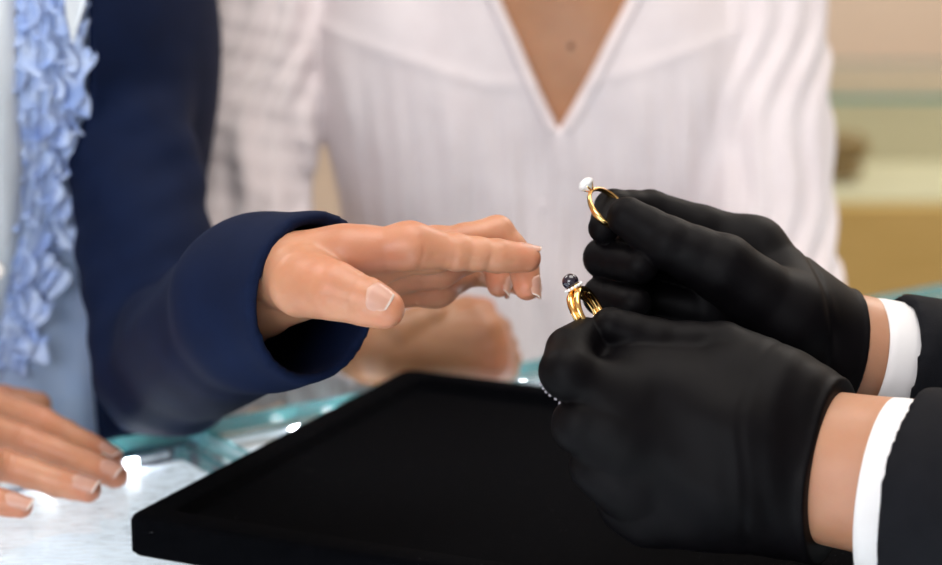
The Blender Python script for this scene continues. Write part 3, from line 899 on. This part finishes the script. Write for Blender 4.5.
# ================================================================== COUNTER
ca, cb = G(105, 440), G(942, 284)
E = nrm(cb - ca); E[2] = 0; E = nrm(E)
NN = np.array([E[1], -E[0], 0.0])          # towards the jeweller's side
OJ = G(190, 424); OJ = ca + E * ((OJ - ca) @ E); OJ[2] = 0
Zv = np.array([0, 0, 1.0])
fr = (OJ, E, NN, Zv)
def glass_mat():
    m = bpy.data.materials.new('counter glass'); m.use_nodes = True
    nt = m.node_tree; nt.nodes.clear()
    out = nt.nodes.new('ShaderNodeOutputMaterial')
    tr_ = nt.nodes.new('ShaderNodeBsdfTransparent'); tr_.inputs['Color'].default_value = (.965, .99, .99, 1)
    gl = nt.nodes.new('ShaderNodeBsdfGlossy'); gl.inputs['Roughness'].default_value = .04
    fz = nt.nodes.new('ShaderNodeFresnel'); fz.inputs['IOR'].default_value = 1.5
    mx = nt.nodes.new('ShaderNodeMixShader')
    gf = nt.nodes.new('ShaderNodeNewGeometry'); ng = nt.nodes.new('ShaderNodeMath'); ng.operation = 'SUBTRACT'; ng.inputs[0].default_value = 1.0; lk(m, gf.outputs['Backfacing'], ng.inputs[1]); fm = nt.nodes.new('ShaderNodeMath'); fm.operation = 'MULTIPLY'; lk(m, fz.outputs[0], fm.inputs[0]); lk(m, ng.outputs[0], fm.inputs[1]); lk(m, fm.outputs[0], mx.inputs[0]); lk(m, tr_.outputs[0], mx.inputs[1]); lk(m, gl.outputs[0], mx.inputs[2])
    # dust and fine scratches on the top
    tc = nt.nodes.new('ShaderNodeTexCoord')
    mp = nt.nodes.new('ShaderNodeMapping'); mp.inputs['Rotation'].default_value = (0, 0, .6); mp.inputs['Scale'].default_value = (1, 5, 1)
    lk(m, tc.outputs['Object'], mp.inputs[0])
    n1 = nt.nodes.new('ShaderNodeTexNoise'); n1.inputs['Scale'].default_value = 90; n1.inputs['Detail'].default_value = 6; lk(m, mp.outputs[0], n1.inputs['Vector'])
    n2 = nt.nodes.new('ShaderNodeTexNoise'); n2.inputs['Scale'].default_value = 14; lk(m, tc.outputs['Object'], n2.inputs['Vector'])
    r1 = nt.nodes.new('ShaderNodeValToRGB'); r1.color_ramp.elements[0].position = .50; r1.color_ramp.elements[1].position = .72
    lk(m, n1.outputs['Fac'], r1.inputs[0])
    mu = nt.nodes.new('ShaderNodeMath'); mu.operation = 'MULTIPLY'; lk(m, r1.outputs[0], mu.inputs[0]); lk(m, n2.outputs['Fac'], mu.inputs[1])
    mu2 = nt.nodes.new('ShaderNodeMath'); mu2.operation = 'MULTIPLY_ADD'; lk(m, mu.outputs[0], mu2.inputs[0]); mu2.inputs[1].default_value = .75; mu2.inputs[2].default_value = .04
    df = nt.nodes.new('ShaderNodeBsdfDiffuse'); df.inputs['Color'].default_value = (.55, .62, .72, 1)
    m2 = nt.nodes.new('ShaderNodeMixShader'); lk(m, mu2.outputs[0], m2.inputs[0]); lk(m, mx.outputs[0], m2.inputs[1]); lk(m, df.outputs[0], m2.inputs[2])
    lk(m, m2.outputs[0], out.inputs[0])
    return m
M['glass'] = glass_mat()
def pane_mat():
    m = bpy.data.materials.new('clear pane'); m.use_nodes = True
    nt = m.node_tree; nt.nodes.clear()
    out = nt.nodes.new('ShaderNodeOutputMaterial')
    tr_ = nt.nodes.new('ShaderNodeBsdfTransparent'); tr_.inputs['Color'].default_value = (.95, .98, .97, 1)
    gl = nt.nodes.new('ShaderNodeBsdfGlossy'); gl.inputs['Roughness'].default_value = .02
    fz = nt.nodes.new('ShaderNodeFresnel'); fz.inputs['IOR'].default_value = 1.5
    mx = nt.nodes.new('ShaderNodeMixShader')
    gf = nt.nodes.new('ShaderNodeNewGeometry'); ng = nt.nodes.new('ShaderNodeMath'); ng.operation = 'SUBTRACT'; ng.inputs[0].default_value = 1.0; lk(m, gf.outputs['Backfacing'], ng.inputs[1]); fm = nt.nodes.new('ShaderNodeMath'); fm.operation = 'MULTIPLY'; lk(m, fz.outputs[0], fm.inputs[0]); lk(m, ng.outputs[0], fm.inputs[1]); lk(m, fm.outputs[0], mx.inputs[0]); lk(m, tr_.outputs[0], mx.inputs[1]); lk(m, gl.outputs[0], mx.inputs[2]); lk(m, mx.outputs[0], out.inputs[0])
    return m
M['pane'] = pane_mat()
M['teal'] = mat('polished glass edge', (.10, .40, .42), .15, 0, Transmission_Weight=.35)
M['white'] = mat('white laminate', (.80, .80, .80), .5)
M['alu'] = mat('aluminium', (.75, .76, .78), .3, 1.0)
def emis(name, col, st):
    m = bpy.data.materials.new(name); m.use_nodes = True
    b = bsdf(m); b.inputs['Base Color'].default_value = (.50, .54, .62, 1)
    b.inputs['Emission Color'].default_value = (*col, 1); b.inputs['Emission Strength'].default_value = st
    return m
M['lightpanel'] = emis('backlit display floor', (.90, .95, 1.0), 0.52)
M['led'] = emis('led', (.92, .96, 1.0), 90.0)
M['fill_led'] = emis('led diffuser', (.94, .97, 1.0), 42.0)  # glow of the added fill bar
def counter_unit(s0, s1, label, k0, fill_strip=False):
    root = empty('display_counter', tuple(OJ + E * (s0 + s1) / 2 + NN * .3), label, 'counter', 'glass display counters')
    g = .0015; T = .010
    me = box('glass_top', (s0 + g, 0, ZC - T), (s1 - g, .62, ZC), fr)
    o = link('glass_top', me, [M['glass'], M['teal']], root)
    for p in me.polygons:
        if abs(p.normal.z) < .5: p.material_index = 1
    zb = ZC - .20
    def pane(nm, lo, hi):
        me = box(nm, lo, hi, fr); o = link(nm, me, [M['pane'], M['teal']], root)
        for p in me.polygons:
            if p.area < .012 and abs(p.normal.z) > .5 or p.area < .0035: p.material_index = 1
    pane('front_pane', (s0 + .012, .001, zb), (s1 - .012, .0055, ZC - T - .001))
    pane('side_pane', (s0 + .003, .004, zb), (s0 + .011, .61, ZC - T - .001))
    pane('side_pane', (s1 - .011, .004, zb), (s1 - .003, .61, ZC - T - .001))
    link('light_panel', box('light_panel', (s0 + .014, .0145, ZC - .024), (s1 - .014, .574, ZC - .0165), fr), M['lightpanel'], root)
    link('cabinet', box('cabinet', (s0 + .002, .002, .0), (s1 - .002, .615, zb - .002), fr, .004), M['white'], root)
    led = link('led_strip', box('led_strip', (s0 + .02, .0062, ZC - T - .005), (s1 - .02, .0115, ZC - T - .0008), fr, .001), M['alu'], root)
    for px in k0:
        q = ray(px, 282.5)
        k = float(np.linalg.solve(np.array([[E[0], -q[0]], [E[1], -q[1]]]), -(OJ[:2] + NN[:2] * .02))[0])
        link('diode', box('diode', (k - .003, .0115, ZC - T - .0055), (k + .003, .0135, ZC - T - .0008), fr), M['led'], led)
    if fill_strip:      # added fill strip, unseen at the jeweller's edge, lights hands from below
        bar = link('led_strip', box('led_strip', (s0 + .02, .585, ZC - .026), (s1 - .02, .600, ZC - .0115), fr, .001), M['alu'], root)
        link('fill_diffuser', box('fill_diffuser', (s0 + .03, .577, ZC - .025), (s1 - .12, .5845, ZC - .0125), fr), M['fill_led'], bar)
    return root
counter_unit(-.75, 0.0, 'glass-topped lit display counter under the resting hand, left of the glass seam', (-75, 44, 131), True)
counter_unit(0.0, 1.15, 'glass-topped lit display counter on which the black tray lies', (300, 352, 485, 528, 700, 870))

# ================================================================== TRAY
ta, tb, tf = G(125, 516, .021), G(405, 368, .021), G(430, 563, .021)
tY = nrm(tb - ta); lenY = np.linalg.norm(tb - ta)
tX = np.cross(tY, Zv)
lenX = .375
import bmesh
def rrect(x0, y0, x1, y1, r, seg=6):
    pts = []
    for cx, cy, a0 in ((x1 - r, y1 - r, 0), (x0 + r, y1 - r, 90), (x0 + r, y0 + r, 180), (x1 - r, y0 + r, 270)):
        for i in range(seg + 1):
            a = math.radians(a0 + 90 * i / seg)
            pts.append((cx + r * math.cos(a), cy + r * math.sin(a)))
    return pts
def tray_mesh():
    loops = []
    H = .0212
    rings = [(0.002, 0.0005, .006), (0, .0025, .007), (0, H - .003, .007), (.0009, H - .0009, .007), (.003, H, .006),
             (.0165, H, .004), (.0175, H - .0006, .004), (.0182, H - .006, .004), (.0195, H - .0072, .003)]
    vs, fs = [], []
    for ins, z, r in rings:
        for x, y in rrect(ins, ins, lenX - ins, lenY - ins, r):
            q = ta + tX * x + tY * y; q[2] = ZC + z
            vs.append(q)
    n = len(vs) // len(rings)
    for i in range(len(rings) - 1):
        for j in range(n):
            fs.append((i * n + j, i * n + (j + 1) % n, (i + 1) * n + (j + 1) % n, (i + 1) * n + j))
    fs.append(tuple(range(n))[::-1]); fs.append(tuple(range((len(rings) - 1) * n, len(rings) * n)))
    return pymesh('velvet_tray', vs, fs)
me = tray_mesh()
for p in me.polygons: p.use_smooth = len(p.vertices) == 4
tray = link('velvet_tray', me, M['velvet'])
tray['label'] = 'black velvet jewellery tray with raised rim lying on the glass counter'; tray['category'] = 'tray'

# ================================================================== ROOM
def struct(name, me, m):
    o = link(name, me, m); o['kind'] = 'structure'; return o
M['wall'] = mat('beige plaster', (.60, .46, .34), .9); noise_color(M['wall'], (.66, .54, .43), (.70, .58, .47), 3)
M['floor'] = mat('floor', (.35, .30, .25), .4); noise_color(M['floor'], (.30, .25, .20), (.38, .32, .26), 4)
M['ceil'] = mat('ceiling', (.8, .78, .75), .9)
struct('floor', box('floor', (-3.5, -3, -.05), (3.5, 4.6, 0)), M['floor'])
struct('wall_back', box('wall_back', (-3.5, 4.6, 0), (3.5, 4.7, 2.9)), M['wall'])
struct('wall_left', box('wall_left', (-3.6, -3, 0), (-3.5, 4.6, 2.9)), M['wall'])
struct('wall_right', box('wall_right', (3.5, -3, 0), (3.6, 4.6, 2.9)), M['wall'])
struct('ceiling', box('ceiling', (-3.5, -3, 2.9), (3.5, 4.6, 3.0)), M['ceil'])
# far display case along the back
M['wood'] = mat('golden wood', (.52, .33, .10), .5); noise_color(M['wood'], (.60, .41, .13), (.66, .46, .16), 8, 4, stretch=(1, 1, 12))
M['backpanel'] = mat('pale case lining', (.60, .53, .38), .7)
M['olive'] = mat('bronze bust', (.25, .15, .05), .5)
far = empty('display_case', (.9, 3.25, 0), 'golden wooden display case with glass upper part by the back wall', 'display case')
link('wooden_base', box('wooden_base', (.10, 3.0, 0), (2.3, 3.5, .755), None, .004), M['wood'], far)
link('display_floor', box('display_floor', (.12, 3.02, .7555), (2.28, 3.40, .760)), M['backpanel'], far)
link('back_panel', box('back_panel', (.12, 3.40, .756), (2.28, 3.42, .913)), M['backpanel'], far)
link('glass_front', box('glass_front', (.12, 3.01, .756), (2.28, 3.018, .913)), M['pane'], far)
me = box('glass_top', (.10, 3.0, .914), (2.30, 3.5, .924)); link('glass_top', me, [M['pane'], M['teal']], far)
for p in me.polygons:
    if abs(p.normal.z) < .5: p.material_index = 1
bust = link('display_bust', join_meshes('display_bust', [sphere('a', (.60, 3.2, .815), .04, None, (1.1, .7, .7), 20), sphere('b', (.60, 3.2, .781), .035, None, (1, 1, .5), 20)]), M['olive'])
bust['label'] = 'brown display stand inside the golden wooden display case'; bust['category'] = 'display stand'

# ================================================================== LIGHT
def area(name, loc, target, size, power, col=(1, 1, 1), sy=None):
    L = bpy.data.lights.new(name, 'AREA'); L.energy = power; L.color = col
    L.shape = 'RECTANGLE'; L.size = size; L.size_y = sy or size
    o = bpy.data.objects.new(name, L); COL.objects.link(o); o.location = loc
    d = Vector(target) - Vector(loc); o.rotation_euler = d.to_track_quat('-Z', 'Y').to_euler()
    return o
area('ceiling_light', (.3, .9, 2.85), (.3, .9, 0), 1.4, 22, (1, .95, .90))
area('ceiling_light', (1.6, 3.2, 2.85), (1.6, 3.2, 0), 1.4, 40, (1, .93, .85))
area('ceiling_light', (-1.6, 2.2, 2.85), (-1.6, 2.2, 0), 1.2, 20, (1, .95, .90))
area('window_light', (-1.4, -2.2, 2.3), (.1, 1.2, 1.0), 2.2, 60, (.95, .96, 1.0), 1.8)
w = bpy.data.worlds.new('World'); S.world = w; w.use_nodes = True
w.node_tree.nodes['Background'].inputs[0].default_value = (.90, .94, 1, 1)
w.node_tree.nodes['Background'].inputs[1].default_value = .35

# ================================================================== CAMERA
cam = bpy.data.cameras.new('camera'); co = bpy.data.objects.new('camera', cam); COL.objects.link(co)
co.location = CAM; co.rotation_euler = (math.pi / 2 - TH, 0, 0)
cam.sensor_width = 36; cam.lens = 36 * FPX / 942
cam.clip_start = .02; cam.clip_end = 50
cam.dof.use_dof = True; cam.dof.focus_distance = .915; cam.dof.aperture_fstop = 5.4
S.camera = co
S.cycles.use_denoising = True
S.cycles.max_bounces = 8; S.cycles.transparent_max_bounces = 16
S.cycles.sample_clamp_indirect = 6
vs_ = S.view_settings
vs_.view_transform = 'Standard'; vs_.look = 'None'; vs_.gamma = 1; vs_.use_curve_mapping = False
vs_.exposure = 0.42
